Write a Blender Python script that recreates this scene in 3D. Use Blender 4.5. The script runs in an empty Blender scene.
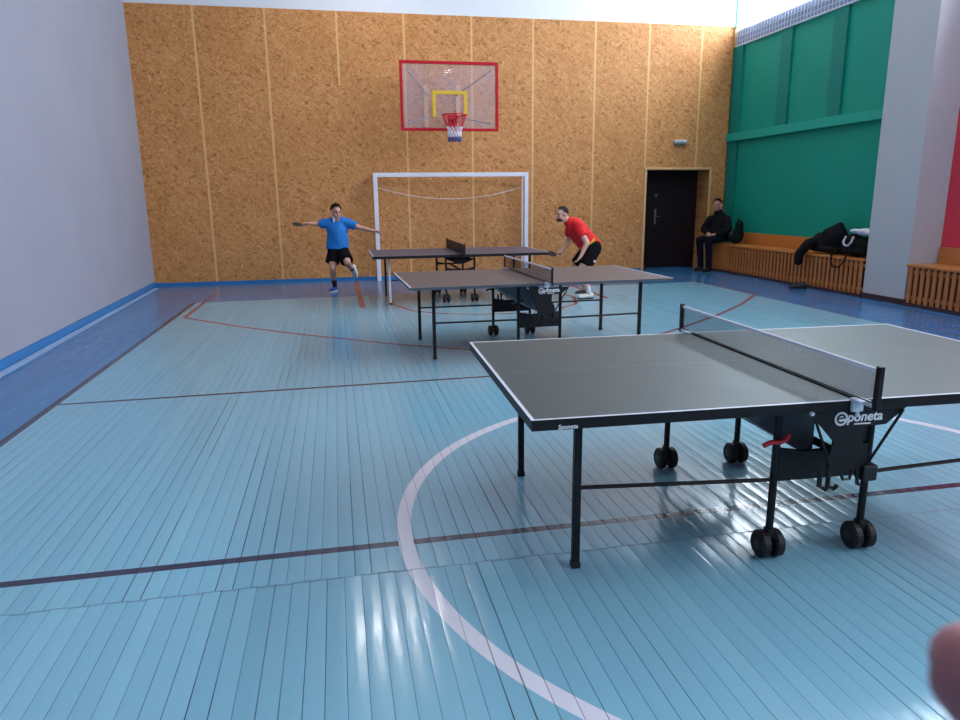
import bpy, bmesh, math, random
from mathutils import Vector as V, Matrix as M
random.seed(7)
SC = bpy.context.scene
COL = SC.collection
PI = math.pi

# ------------------------------------------------------------------ helpers
def srgb(r, g, b):
    def f(c):
        c /= 255.0
        return c / 12.92 if c <= .04045 else ((c + .055) / 1.055) ** 2.4
    return (f(r), f(g), f(b), 1.0)

def tag(o, label=None, cat=None, group=None, kind=None):
    if label: o['label'] = label
    if cat: o['category'] = cat
    if group: o['group'] = group
    if kind: o['kind'] = kind
    return o

def empty(name, loc=(0, 0, 0), rz=0):
    o = bpy.data.objects.new(name, None)
    COL.objects.link(o)
    o.location = loc
    o.rotation_euler = (0, 0, rz)
    o.empty_display_size = .1
    return o

def obj(name, bm, mat, parent=None, smooth=False, loc=(0, 0, 0)):
    me = bpy.data.meshes.new(name)
    bmesh.ops.recalc_face_normals(bm, faces=bm.faces[:])
    bm.to_mesh(me)
    bm.free()
    mats = mat if isinstance(mat, (list, tuple)) else [mat]
    for m in mats:
        me.materials.append(m)
    if smooth:
        for p in me.polygons:
            p.use_smooth = True
    o = bpy.data.objects.new(name, me)
    COL.objects.link(o)
    o.location = loc
    if parent: o.parent = parent
    return o

def dup(root, loc, rz=None, label=None):
    def rec(o, par):
        c = o.copy()
        COL.objects.link(c)
        if par: c.parent = par
        for ch in o.children: rec(ch, c)
        return c
    r = rec(root, None)
    r.location = loc
    if rz is not None: r.rotation_euler = (0, 0, rz)
    if label: r['label'] = label
    return r

def B(): return bmesh.new()

def box(bm, lo, hi, mi=0, bev=0):
    x0, y0, z0 = lo; x1, y1, z1 = hi
    vs = [bm.verts.new(p) for p in [(x0,y0,z0),(x1,y0,z0),(x1,y1,z0),(x0,y1,z0),(x0,y0,z1),(x1,y0,z1),(x1,y1,z1),(x0,y1,z1)]]
    fs = []
    for q in [(0,3,2,1),(4,5,6,7),(0,1,5,4),(1,2,6,5),(2,3,7,6),(3,0,4,7)]:
        f = bm.faces.new([vs[i] for i in q]); f.material_index = mi; fs.append(f)
    if bev:
        es = list({e for f in fs for e in f.edges})
        r = bmesh.ops.bevel(bm, geom=es, offset=bev, segments=2, profile=.5, affect='EDGES')
        for f in r['faces']: f.material_index = mi
    return vs

def frame_of(d):
    d = V(d).normalized()
    a = V((0, 0, 1)) if abs(d.z) < .9 else V((1, 0, 0))
    u = d.cross(a).normalized()
    return u, d.cross(u).normalized(), d

def cone(bm, p0, p1, r0, r1=None, n=12, rnd=False, mi=0, sx=1.0):
    """tapered rod; rnd gives rounded ends; sx squeezes the second cross axis"""
    if r1 is None: r1 = r0
    p0, p1 = V(p0), V(p1)
    u, w, d = frame_of(p1 - p0)
    rings = []
    if rnd:
        for k in (1, 2, 3):
            a = PI / 2 * k / 4
            rings.append((p0 - d * r0 * math.cos(a), r0 * math.sin(a)))
        rings += [(p0, r0), (p1, r1)]
        for k in (3, 2, 1):
            a = PI / 2 * k / 4
            rings.append((p1 + d * r1 * math.cos(a), r1 * math.sin(a)))
    else:
        rings = [(p0, r0), (p1, r1)]
    vr = []
    for c, r in rings:
        vr.append([bm.verts.new(c + u * r * math.cos(2*PI*i/n) + w * r * sx * math.sin(2*PI*i/n)) for i in range(n)])
    for a, b in zip(vr, vr[1:]):
        for i in range(n):
            f = bm.faces.new((a[i], a[(i+1) % n], b[(i+1) % n], b[i])); f.material_index = mi
    f = bm.faces.new(vr[0][::-1]); f.material_index = mi
    f = bm.faces.new(vr[-1]); f.material_index = mi

def tube(bm, pts, r, n=8, mi=0, closed=False):
    pts = [V(p) for p in pts]
    vr = []
    N_ = len(pts)
    ref = None
    for i, p in enumerate(pts):
        if closed: d = pts[(i+1) % N_] - pts[i-1]
        else: d = pts[min(i+1, N_-1)] - pts[max(i-1, 0)]
        d.normalize()
        if ref is None: ref = frame_of(d)[0]
        u = (ref - d * ref.dot(d)).normalized(); ref = u
        w = d.cross(u)
        vr.append([bm.verts.new(p + u * r * math.cos(2*PI*k/n) + w * r * math.sin(2*PI*k/n)) for k in range(n)])
    pairs = list(zip(vr, vr[1:])) + ([(vr[-1], vr[0])] if closed else [])
    for a, b in pairs:
        for i in range(n):
            f = bm.faces.new((a[i], a[(i+1) % n], b[(i+1) % n], b[i])); f.material_index = mi
    if not closed:
        bm.faces.new(vr[0][::-1]).material_index = mi
        bm.faces.new(vr[-1]).material_index = mi

def ell(bm, c, rad, f=(0, -1, 0), up=(0, 0, 1), seg=16, rings=12):
    """ellipsoid, rad = (side, front, up)"""
    f = V(f).normalized(); up = V(up); up = (up - f * up.dot(f)).normalized(); s = f.cross(up)
    r = bmesh.ops.create_uvsphere(bm, u_segments=seg, v_segments=rings, radius=1)
    for v in r['verts']:
        q = v.co.copy()
        v.co = V(c) + s * q.x * rad[0] + f * q.y * rad[1] + up * q.z * rad[2]
    return r['verts']

def prism(bm, poly, y0, y1, mi=0):
    """polygon in (x, z) extruded from y0 to y1"""
    a = [bm.verts.new((x, y0, z)) for x, z in poly]
    b = [bm.verts.new((x, y1, z)) for x, z in poly]
    bm.faces.new(a).material_index = mi
    bm.faces.new(b[::-1]).material_index = mi
    n = len(poly)
    for i in range(n):
        bm.faces.new((a[i], b[i], b[(i+1) % n], a[(i+1) % n])).material_index = mi

def organic(name, bm, mat, parent, voxel=.007, smooth=6, fac=.5):
    """fuse overlapping pieces into one continuous skin"""
    me = bpy.data.meshes.new(name + '_raw')
    bmesh.ops.recalc_face_normals(bm, faces=bm.faces[:])
    bm.to_mesh(me); bm.free()
    t = bpy.data.objects.new(name + '_raw', me)
    COL.objects.link(t)
    m = t.modifiers.new('r', 'REMESH'); m.mode = 'VOXEL'; m.voxel_size = voxel
    s = t.modifiers.new('s', 'SMOOTH'); s.factor = fac; s.iterations = smooth
    dg = bpy.context.evaluated_depsgraph_get()
    dg.update()
    me2 = bpy.data.meshes.new_from_object(t.evaluated_get(dg))
    bpy.data.objects.remove(t); bpy.data.meshes.remove(me)
    me2.name = name
    me2.materials.clear(); me2.materials.append(mat)
    for p in me2.polygons: p.use_smooth = True
    o = bpy.data.objects.new(name, me2)
    COL.objects.link(o)
    o.parent = parent
    return o

def text_bm(txt, size, shear=0, bold=0):
    cu = bpy.data.curves.new('t', 'FONT')
    cu.body = txt; cu.size = size; cu.shear = shear; cu.offset = bold; cu.extrude = .0006
    t = bpy.data.objects.new('t', cu); COL.objects.link(t)
    dg = bpy.context.evaluated_depsgraph_get(); dg.update()
    me = bpy.data.meshes.new_from_object(t.evaluated_get(dg))
    bpy.data.objects.remove(t)
    bm = B(); bm.from_mesh(me)
    bpy.data.meshes.remove(me)
    return bm

# ------------------------------------------------------------------ materials
class NT:
    def __init__(s, name):
        s.mat = bpy.data.materials.new(name); s.mat.use_nodes = True
        s.t = s.mat.node_tree; s.b = s.t.nodes['Principled BSDF']; s.out = s.t.nodes['Material Output']
    def n(s, typ, **kw):
        k = s.t.nodes.new(typ)
        for a, v in kw.items(): setattr(k, a, v)
        return k
    def put(s, sock, v):
        if isinstance(v, bpy.types.NodeSocket): s.t.links.new(v, sock)
        else: sock.default_value = v
    def m(s, op, a, b=None, c=None, clamp=False):
        k = s.n('ShaderNodeMath', operation=op, use_clamp=clamp)
        for i, v in enumerate((a, b, c)):
            if v is not None: s.put(k.inputs[i], v)
        return k.outputs[0]
    def mix(s, f, a, b, blend='MIX'):
        k = s.n('ShaderNodeMix', data_type='RGBA', blend_type=blend)
        s.put(k.inputs[0], f); s.put(k.inputs[6], a); s.put(k.inputs[7], b)
        return k.outputs[2]
    def coords(s, kind='Object'):
        return s.n('ShaderNodeTexCoord').outputs[kind]
    def xyz(s, v):
        k = s.n('ShaderNodeSeparateXYZ'); s.put(k.inputs[0], v); return k.outputs[0], k.outputs[1], k.outputs[2]
    def vec(s, x=0., y=0., z=0.):
        k = s.n('ShaderNodeCombineXYZ')
        for i, v in enumerate((x, y, z)): s.put(k.inputs[i], v)
        return k.outputs[0]
    def noise(s, v, scale, detail=2, rough=.5, out=0):
        k = s.n('ShaderNodeTexNoise'); s.put(k.inputs['Vector'], v)
        k.inputs['Scale'].default_value = scale; k.inputs['Detail'].default_value = detail; k.inputs['Roughness'].default_value = rough
        return k.outputs[out]
    def white(s, v):
        k = s.n('ShaderNodeTexWhiteNoise', noise_dimensions='3D'); s.put(k.inputs['Vector'], v); return k.outputs[0]
    def ramp(s, f, stops):
        k = s.n('ShaderNodeValToRGB'); s.put(k.inputs[0], f)
        el = k.color_ramp.elements
        while len(el) < len(stops): el.new(.5)
        for e, (p, c) in zip(el, stops): e.position = p; e.color = c
        return k.outputs[0]
    def step(s, v, lo, hi):
        k = s.n('ShaderNodeMapRange'); k.clamp = True
        s.put(k.inputs[0], v); k.inputs[1].default_value = lo; k.inputs[2].default_value = hi
        return k.outputs[0]
    def bump(s, h, strength=.3, dist=.01):
        k = s.n('ShaderNodeBump'); s.put(k.inputs['Height'], h)
        k.inputs['Strength'].default_value = strength; k.inputs['Distance'].default_value = dist
        s.t.links.new(k.outputs[0], s.b.inputs['Normal'])
    def set(s, col=None, rough=None, metal=None, spec=None, alpha=None):
        for nm, v in (('Base Color', col), ('Roughness', rough), ('Metallic', metal), ('Specular IOR Level', spec), ('Alpha', alpha)):
            if v is not None: s.put(s.b.inputs[nm], v)
        return s.mat

def plain(name, c, rough=.6, var=.12, scale=6, metal=0, spec=.5, bump=0, bscale=60):
    t = NT(name)
    co = t.coords()
    nz = t.noise(co, scale, 3)
    col = srgb(*c)
    lo = tuple(x * (1 - var) for x in col[:3]) + (1,)
    hi = tuple(min(1, x * (1 + var)) for x in col[:3]) + (1,)
    t.set(t.mix(nz, lo, hi), rough, metal, spec)
    if bump: t.bump(t.noise(co, bscale, 3), bump, .004)
    return t.mat

CX = 2.28   # court axis

def floor_mat():
    t = NT('painted_planks')
    x, y, z = t.xyz(t.coords())
    w = .072
    row = t.m('FLOOR', t.m('DIVIDE', t.m('SUBTRACT', y, 2.79), 4.3))
    k = t.m('ADD', t.m('DIVIDE', x, w), t.m('MULTIPLY', row, .37))
    pid = t.m('FLOOR', k); fx = t.m('FRACT', k)
    r1 = t.white(t.vec(pid, row, 0.)); r2 = t.white(t.vec(pid, row, 5.)); r3 = t.white(t.vec(pid, row, 9.))
    # colour fields with wobbly painted borders
    wob = t.m('MULTIPLY', t.m('SUBTRACT', t.noise(t.vec(x, y, 0.), 1.2, 2), .5), .04)
    light = t.mix(t.noise(t.vec(x, t.m('MULTIPLY', y, .4), 0.), .9, 3), srgb(116, 164, 184), srgb(130, 178, 194))
    light = t.mix(t.m('MULTIPLY', r1, .30), light, srgb(104, 154, 178))
    blue = t.mix(t.noise(t.vec(x, y, 1.), 1.5, 3), srgb(50, 110, 160), srgb(62, 122, 172))
    blue = t.mix(t.m('MULTIPLY', r1, .35), blue, srgb(40, 96, 150))
    xb = t.m('ADD', x, wob)
    left = t.m('LESS_THAN', xb, -2.3)
    right = t.m('GREATER_THAN', xb, 6.66)
    back = t.m('GREATER_THAN', t.m('ADD', t.m('ADD', y, wob), t.m('MULTIPLY', x, -.045)), 11.98)
    border = t.m('MAXIMUM', left, t.m('MAXIMUM', right, back))
    col = t.mix(border, light, blue)
    dirt = t.step(t.noise(t.vec(x, y, 3.), 3.0, 5, .7), .60, .80)
    col = t.mix(t.m('MULTIPLY', dirt, .14), col, srgb(70, 110, 130))
    # painted lines
    def band(v, c, hw): return t.m('LESS_THAN', t.m('ABSOLUTE', t.m('SUBTRACT', v, c)), hw)
    def both(a, b): return t.m('MULTIPLY', a, b)
    inx = both(t.m('GREATER_THAN', x, -2.32), t.m('LESS_THAN', x, 6.7))
    dark = srgb(44, 44, 66)
    far = both(band(t.m('ADD', y, t.m('MULTIPLY', x, -.02)), 6.03, .022), inx)
    side = both(band(x, -2.3, .03), t.m('LESS_THAN', y, 11.9))
    col = t.mix(t.m('MAXIMUM', far, side), col, dark)
    # red lines, mirrored about the court axis
    xs = t.m('ABSOLUTE', t.m('SUBTRACT', x, CX))
    def seg(a, b):
        ax, ay = a; bx, by = b; dx, dy = bx-ax, by-ay; L2 = dx*dx+dy*dy
        px = t.m('SUBTRACT', xs, ax); py = t.m('SUBTRACT', y, ay)
        h = t.m('DIVIDE', t.m('ADD', t.m('MULTIPLY', px, dx), t.m('MULTIPLY', py, dy)), L2, clamp=True)
        h = t.m('MINIMUM', t.m('MAXIMUM', h, 0.), 1.)
        ex = t.m('SUBTRACT', px, t.m('MULTIPLY', h, dx)); ey = t.m('SUBTRACT', py, t.m('MULTIPLY', h, dy))
        return t.m('SQRT', t.m('ADD', t.m('MULTIPLY', ex, ex), t.m('MULTIPLY', ey, ey)))
    def poly(pts):
        d = None
        for a, b in zip(pts, pts[1:]):
            e = seg(a, b); d = e if d is None else t.m('MINIMUM', d, e)
        return d
    big = t.m('LESS_THAN', poly([(4.43, 13.3), (4.43, 10.35), (3.6, 9.42), (2.8, 8.66), (1.7, 7.75), (.95, 7.25), (.4, 7.04), (0, 7.0)]), .028)
    key = t.m('LESS_THAN', poly([(1.44, 11.25), (1.48, 10.85), (1.25, 10.12), (.9, 9.78), (.45, 9.56), (0, 9.5)]), .03)
    mark = t.m('LESS_THAN', seg((1.95, 14.3), (1.95, 10.65)), .045)
    col = t.mix(t.m('MULTIPLY', t.m('MAXIMUM', t.m('MAXIMUM', big, key), mark), .9), col, srgb(138, 42, 62))
    # white centre circle over the black halfway line
    mid = both(band(y, 3.04, .026), inx)
    col = t.mix(mid, col, dark)
    rx = t.m('SUBTRACT', x, 2.23); ry = t.m('SUBTRACT', y, 3.05)
    rr = t.m('SQRT', t.m('ADD', t.m('MULTIPLY', rx, rx), t.m('MULTIPLY', ry, ry)))
    circ = t.m('LESS_THAN', t.m('ABSOLUTE', t.m('SUBTRACT', t.m('ADD', rr, t.m('MULTIPLY', wob, .5)), 1.985)), .036)
    col = t.mix(circ, col, srgb(205, 205, 215))
    # white edge line following the left wall
    wl = t.m('ADD', x, t.m('MULTIPLY', t.m('SUBTRACT', y, 14.58), .026))
    wline = t.m('LESS_THAN', t.m('ABSOLUTE', t.m('SUBTRACT', wl, -3.395)), .05)
    col = t.mix(both(wline, t.m('LESS_THAN', y, 14.2)), col, srgb(175, 195, 220))
    # plank gaps
    ed = t.m('MULTIPLY', t.m('MINIMUM', fx, t.m('SUBTRACT', 1., fx)), w)
    gw = t.m('ADD', .0009, t.m('MULTIPLY', t.m('POWER', r2, 4.), .0030))
    gap = t.m('LESS_THAN', ed, gw)
    fade = t.step(t.noise(t.vec(t.m('MULTIPLY', pid, 3.1), t.m('MULTIPLY', y, .8), 0.), 1.3, 3), .3, .62)
    gapk = t.m('MULTIPLY', gap, t.m('ADD', .35, t.m('MULTIPLY', fade, .6)))
    joint = t.m('MULTIPLY', t.m('LESS_THAN', t.m('ABSOLUTE', t.m('SUBTRACT', t.m('ADD', y, t.m('MULTIPLY', r3, .012)), 2.79)), .004), .55)
    gapk = t.m('MAXIMUM', gapk, joint)
    col = t.mix(gapk, col, srgb(22, 38, 52))
    rough = t.m('ADD', .09, t.m('MULTIPLY', t.noise(t.vec(x, y, 7.), 4, 4, .6), .18))
    rough = t.m('MAXIMUM', rough, t.m('MULTIPLY', gapk, .9))
    t.set(col, rough, 0, .5)
    # every plank sits at its own small tilt, is slightly cupped and has lumpy paint
    c = t.m('SUBTRACT', fx, .5)
    tilt = t.m('MULTIPLY', t.m('MULTIPLY', t.m('SUBTRACT', r3, .5), c), .0050)
    cup = t.m('MULTIPLY', t.m('MULTIPLY', c, c), -.0035)
    lump = t.m('MULTIPLY', t.noise(t.vec(t.m('MULTIPLY', x, 4.), t.m('MULTIPLY', y, .7), 0.), 7, 3), .0011)
    lump2 = t.m('MULTIPLY', t.noise(t.vec(t.m('MULTIPLY', x, 1.5), y, 2.), 40, 2), .00022)
    h = t.m('ADD', t.m('ADD', tilt, cup), t.m('ADD', lump, lump2))
    h = t.m('SUBTRACT', h, t.m('MULTIPLY', gapk, .002))
    t.bump(h, 1.0, 1.0)
    return t.mat

def osb_mat():
    t = NT('oriented_strand_board')
    x, y, z = t.xyz(t.coords())
    def flakes(sx, sz, rot, off):
        c, s = math.cos(rot), math.sin(rot)
        u = t.m('ADD', t.m('MULTIPLY', x, c), t.m('MULTIPLY', z, s))
        w = t.m('SUBTRACT', t.m('MULTIPLY', z, c), t.m('MULTIPLY', x, s))
        k = t.n('ShaderNodeTexVoronoi'); t.put(k.inputs['Vector'], t.vec(t.m('MULTIPLY', u, sx), off, t.m('MULTIPLY', w, sz)))
        k.inputs['Scale'].default_value = 1
        return t.xyz(k.outputs['Color'])[0]
    a = flakes(10, 34, .5, 1.); b = flakes(9, 32, -.7, 4.); c = flakes(11, 30, 1.4, 7.)
    sel = t.noise(t.vec(x, y, z), 20, 2)
    f = t.mix(t.step(sel, .42, .46), a, b)
    f = t.mix(t.step(sel, .55, .58), f, c)
    col = t.ramp(f, [(0, srgb(166, 106, 54)), (.15, srgb(184, 124, 68)), (.5, srgb(196, 136, 80)), (.85, srgb(204, 146, 90)), (1, srgb(216, 164, 108))])
    spk = flakes(16, 40, .25, 11.); spk2 = flakes(20, 15, 1.0, 15.)
    dk = t.m('MULTIPLY', t.m('MAXIMUM', t.m('GREATER_THAN', spk, .972), t.m('GREATER_THAN', spk2, .984)), .5)
    col = t.mix(dk, col, srgb(104, 60, 26))
    big = t.noise(t.vec(x, 0., z), .8, 3)
    col = t.mix(t.m('MULTIPLY', t.step(big, .35, .7), .30), col, srgb(160, 100, 44))
    # narrow pale joint strips between boards
    d = None
    for sx_, zmin in [(-2.35, 0), (-1.09, 0), (.22, 3.75), (1.49, 0), (2.82, 0), (4.08, 0), (5.40, 0), (6.58, 2.2), (7.76, 2.2)]:
        e = t.m('ABSOLUTE', t.m('SUBTRACT', x, sx_))
        e = t.m('ADD', e, t.m('MULTIPLY', t.m('LESS_THAN', z, zmin), 9.))
        d = e if d is None else t.m('MINIMUM', d, e)
    col = t.mix(t.m('MULTIPLY', t.m('LESS_THAN', d, .021), .75), col, srgb(222, 178, 118))
    t.set(col, .55, 0, .35)
    t.bump(f, .25, .003)
    return t.mat

def plaster(name, c, c2, bump=.15):
    t = NT(name)
    co = t.coords()
    n1 = t.noise(co, .7, 4); n2 = t.noise(co, 9, 4, .6)
    col = t.mix(n1, srgb(*c), srgb(*c2))
    col = t.mix(t.m('MULTIPLY', t.step(n2, .55, .8), .12), col, srgb(*[int(q * .8) for q in c]))
    t.set(col, .7, 0, .3)
    t.bump(n2, bump, .006)
    return t.mat

def wood(name, c1, c2, axis='y', rough=.35):
    t = NT(name)
    x, y, z = t.xyz(t.coords())
    v = {'y': t.vec(t.m('MULTIPLY', x, 18), t.m('MULTIPLY', y, 1.2), t.m('MULTIPLY', z, 18)),
         'z': t.vec(t.m('MULTIPLY', x, 18), t.m('MULTIPLY', y, 9), t.m('MULTIPLY', z, 1.5))}[axis]
    n = t.noise(v, 1.4, 5, .6)
    t.set(t.mix(n, srgb(*c1), srgb(*c2)), rough, 0, .5)
    return t.mat

def top_mat(name, c, c2, rough=.34):
    t = NT(name)
    co = t.coords()
    n = t.noise(co, 3, 5, .6)
    t.set(t.mix(n, srgb(*c), srgb(*c2)), t.m('ADD', rough - .05, t.m('MULTIPLY', n, .1)), 0, .5)
    return t.mat

def net_mat(name, c, pitch, thick, axes='xz', a_extra=0.):
    t = NT(name)
    x, y, z = t.xyz(t.coords())
    d = {'x': x, 'y': y, 'z': z}
    def line(v):
        return t.m('LESS_THAN', t.m('FRACT', t.m('DIVIDE', v, pitch)), thick / pitch)
    a = t.m('MAXIMUM', line(d[axes[0]]), line(d[axes[1]]))
    t.set(srgb(*c), .8, 0, .2, t.m('MAXIMUM', a, a_extra))
    return t.mat

def glass_mat(name, tint, gloss=.06, milky=.0, mcol=(220, 225, 235)):
    t = NT(name)
    tr = t.n('ShaderNodeBsdfTransparent'); tr.inputs[0].default_value = tint
    gl = t.n('ShaderNodeBsdfGlossy'); gl.inputs['Roughness'].default_value = .03
    df = t.n('ShaderNodeBsdfDiffuse'); df.inputs[0].default_value = srgb(*mcol)
    m1 = t.n('ShaderNodeMixShader'); m2 = t.n('ShaderNodeMixShader')
    smear = t.m('MULTIPLY', t.noise(t.coords(), 2, 3), milky * 2)
    t.put(m1.inputs[0], smear)
    t.t.links.new(tr.outputs[0], m1.inputs[1]); t.t.links.new(df.outputs[0], m1.inputs[2])
    m2.inputs[0].default_value = gloss
    t.t.links.new(m1.outputs[0], m2.inputs[1]); t.t.links.new(gl.outputs[0], m2.inputs[2])
    t.t.links.new(m2.outputs[0], t.out.inputs[0])
    return t.mat

MT = dict(
    floor=floor_mat(), osb=osb_mat(),
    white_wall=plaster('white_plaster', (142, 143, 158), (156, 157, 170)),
    upper_wall=plaster('white_upper_plaster', (205, 212, 220), (218, 222, 228)),
    ceiling=plaster('ceiling_whitewash', (216, 218, 222), (226, 228, 232)),
    green=plaster('green_paint', (0, 138, 118), (8, 152, 128), .1),
    green_rail=plaster('green_rail_paint', (26, 156, 136), (36, 166, 146), .1),
    green_dark=plaster('dark_green_paint', (0, 118, 104), (4, 128, 112), .1),
    red_wall=plaster('red_paint', (214, 58, 78), (222, 66, 84), .1),
    pillar=plaster('pillar_paint', (178, 184, 188), (190, 194, 196), .1),
    ledge=plaster('grey_ledge', (130, 142, 172), (140, 152, 180), .1),
    base_blue=plain('blue_baseboard', (40, 110, 168), .4),
    plinth=plain('dark_plinth', (62, 40, 46), .5),
    bench=wood('orange_varnish', (178, 108, 50), (200, 130, 68)),
    bench_slat=wood('slat_varnish', (168, 100, 52), (196, 130, 78), 'z'),
    bench_dark=plain('bench_inside', (58, 30, 18), .8),
    door=plain('dark_door', (24, 11, 15), .6, .2, spec=.25),
    trim=wood('pale_trim', (206, 160, 104), (222, 180, 126), 'z', .5),
    chrome=plain('brushed_metal', (150, 148, 150), .3, .05, metal=.9),
    grey=plain('grey_plastic', (120, 126, 130), .5),
    black=plain('black_metal', (13, 13, 17), .5, .2, spec=.35),
    black2=plain('black_plastic', (14, 14, 18), .5, .2),
    tyre=plain('black_rubber', (15, 15, 18), .6, .2),
    hub=plain('grey_hub', (52, 46, 46), .5),
    sheet=plain('dark_grey_sheet', (76, 83, 92), .38, .15),
    steel=plain('galvanised_steel', (196, 204, 214), .35, .1, metal=.3),
    white=plain('white_line', (190, 194, 206), .5, .05), dim=plain('faint_line', (112, 114, 118), .5, .05), dim_b=plain('worn_line', (128, 120, 120), .5, .05),
    goalwhite=plain('white_goal_paint', (222, 222, 232), .35, .05),
    white_leg=plain('white_leg_paint', (200, 198, 204), .45, .05),
    logo=plain('white_print', (225, 225, 230), .5, .03),
    red=plain('red_plastic', (190, 24, 40), .4),
    top_a=top_mat('grey_green_top', (38, 56, 57), (46, 64, 65), .46),
    top_b=top_mat('brown_grey_top', (76, 66, 66), (86, 74, 74), .45),
    top_c=top_mat('violet_grey_top', (66, 64, 80), (76, 74, 90), .45),
    netblack=net_mat('black_net', (78, 84, 100), .0062, .0017, 'yz'),
    net_b=net_mat('dark_net', (36, 32, 36), .013, .0042, 'yz'),
    net_c=net_mat('dense_net', (36, 30, 32), .011, .0055, 'yz', .75),
    tape=plain('white_tape', (210, 214, 226), .7, .05),
    tape_c=plain('dark_tape', (40, 34, 38), .7, .05),
    bred=plain('red_frame_paint', (188, 16, 40), .6, spec=.2),
    byel=plain('yellow_frame_paint', (214, 176, 24), .5),
    acrylic=glass_mat('clear_backboard', (.93, .92, .94, 1), .012, .15, (206, 196, 212)),
    pane=glass_mat('window_pane', (.98, .99, 1, 1), .03, 0),
    hoopnet_r=plain('red_net_cord', (196, 40, 52), .8), hoopnet_w=plain('white_net_cord', (214, 206, 216), .8), hoopnet_b=plain('blue_net_cord', (74, 84, 136), .8),
    rope=plain('pale_rope', (206, 190, 178), .8),
    netcord=plain('grey_net_cord', (196, 204, 214), .8),
    greencord=plain('green_cord', (70, 170, 140), .8),
    skin=plain('skin', (196, 142, 122), .55, .06), skin2=plain('skin_light', (206, 158, 140), .55, .06),
    finger=plain('finger_skin', (146, 92, 96), .6, .08, 90),
    nail=plain('nail', (196, 140, 140), .3, .05),
    lips=plain('lips', (150, 84, 78), .5), eye=plain('eye_dark', (34, 24, 22), .3), browm=plain('dark_brow', (40, 28, 24), .8),
    hair=plain('dark_hair', (10, 7, 8), .9, .3, 40, spec=.15), hair2=plain('short_brown_hair', (34, 24, 22), .9, .3, 40),
    blue_shirt=plain('blue_shirt', (12, 108, 184), .8, .1, 5, bump=.2, bscale=14),
    collar=plain('white_collar', (214, 218, 228), .8),
    black_cloth=plain('black_cloth', (9, 9, 13), .9, .25, spec=.15, bump=.3, bscale=16),
    jacket=plain('dark_jacket', (13, 12, 18), .85, .3, 5, spec=.2, bump=.5, bscale=12),
    jeans=plain('navy_jeans', (16, 19, 36), .9, .25, spec=.15, bump=.2, bscale=20),
    bagmat=plain('black_bag_cloth', (9, 9, 13), .85, .3, 5, spec=.2, bump=.4, bscale=14),
    bag2=plain('dark_green_bag', (12, 24, 24), .9, .3, 5, spec=.15, bump=.4, bscale=14),
    towel=plain('white_towel', (216, 220, 226), .85, .04, bump=.3, bscale=20),
    strap=plain('pale_strap', (186, 186, 190), .6),
    shoe_white=plain('white_shoe', (214, 212, 206), .6), shoe_blue=plain('blue_shoe', (34, 60, 150), .6), shoe_black=plain('black_shoe', (18, 16, 18), .6),
    sock=plain('dark_sock', (36, 34, 44), .8), bat_black=plain('black_bat_rubber', (26, 18, 22), .6), bat_wood=plain('bat_handle', (96, 66, 48), .6),
)
def red_shirt_mat():
    t = NT('red_shirt')
    x, y, z = t.xyz(t.coords())
    n = t.noise(t.coords(), 6, 3)
    col = t.mix(n, srgb(206, 22, 30), srgb(226, 34, 40))
    k = t.m('MULTIPLY', t.m('MULTIPLY', t.m('LESS_THAN', y, -.03), t.m('LESS_THAN', x, .085)), t.m('GREATER_THAN', t.m('SUBTRACT', t.m('MULTIPLY', x, .63), t.m('MULTIPLY', z, .78)), -.70))
    t.set(t.mix(k, col, srgb(222, 160, 30)), .75, 0, .3)
    t.bump(t.noise(t.coords(), 14, 3), .2, .004)
    return t.mat
MT['red_shirt'] = red_shirt_mat()

# ------------------------------------------------------------------ room shell
D, H, CEIL, RW = 14.58, 5.07, 6.9, 8.55
YF = -7.0
LX = lambda y: -3.5 + (D - y) * .026           # the left wall drifts a little
def st(name, bm, m, parent=None, **k):
    return tag(obj(name, bm, m, parent, **k), kind=None if parent else 'structure')

bm = B(); box(bm, (-4.2, YF - .3, -.12), (9.2, D + 1.4, 0)); st('floor', bm, MT['floor'])
bm = B(); box(bm, (-4.2, YF - .3, CEIL), (9.4, D + .3, CEIL + .2)); st('ceiling', bm, MT['ceiling'])
bm = B()
a = [(-4.1, YF - .2), (LX(YF), YF - .2), (-3.5, D), (-3.5, D + .2), (-4.1, D + .2)]
lo = [bm.verts.new((x, y, 0)) for x, y in a]; hi = [bm.verts.new((x, y, CEIL)) for x, y in a]
bm.faces.new(lo[::-1]); bm.faces.new(hi)
for i in range(5): bm.faces.new((lo[i], lo[(i+1) % 5], hi[(i+1) % 5], hi[i]))
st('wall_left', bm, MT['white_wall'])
DX0, DX1, DH = 6.63, 8.10, 2.16
bm = B()
box(bm, (-3.5, D, 0), (DX0, D + .55, H)); box(bm, (DX1, D, 0), (RW + .5, D + .55, H)); box(bm, (DX0, D, DH), (DX1, D + .55, H))
st('wall_back', bm, MT['osb'])
bm = B(); box(bm, (-3.5, D + .04, H), (RW + .5, D + .5, CEIL)); st('wall_back_upper', bm, MT['upper_wall'])
bm = B(); box(bm, (-4.0, YF - .2, 0), (9.2, YF, CEIL)); st('wall_front', bm, MT['white_wall'])
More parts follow.
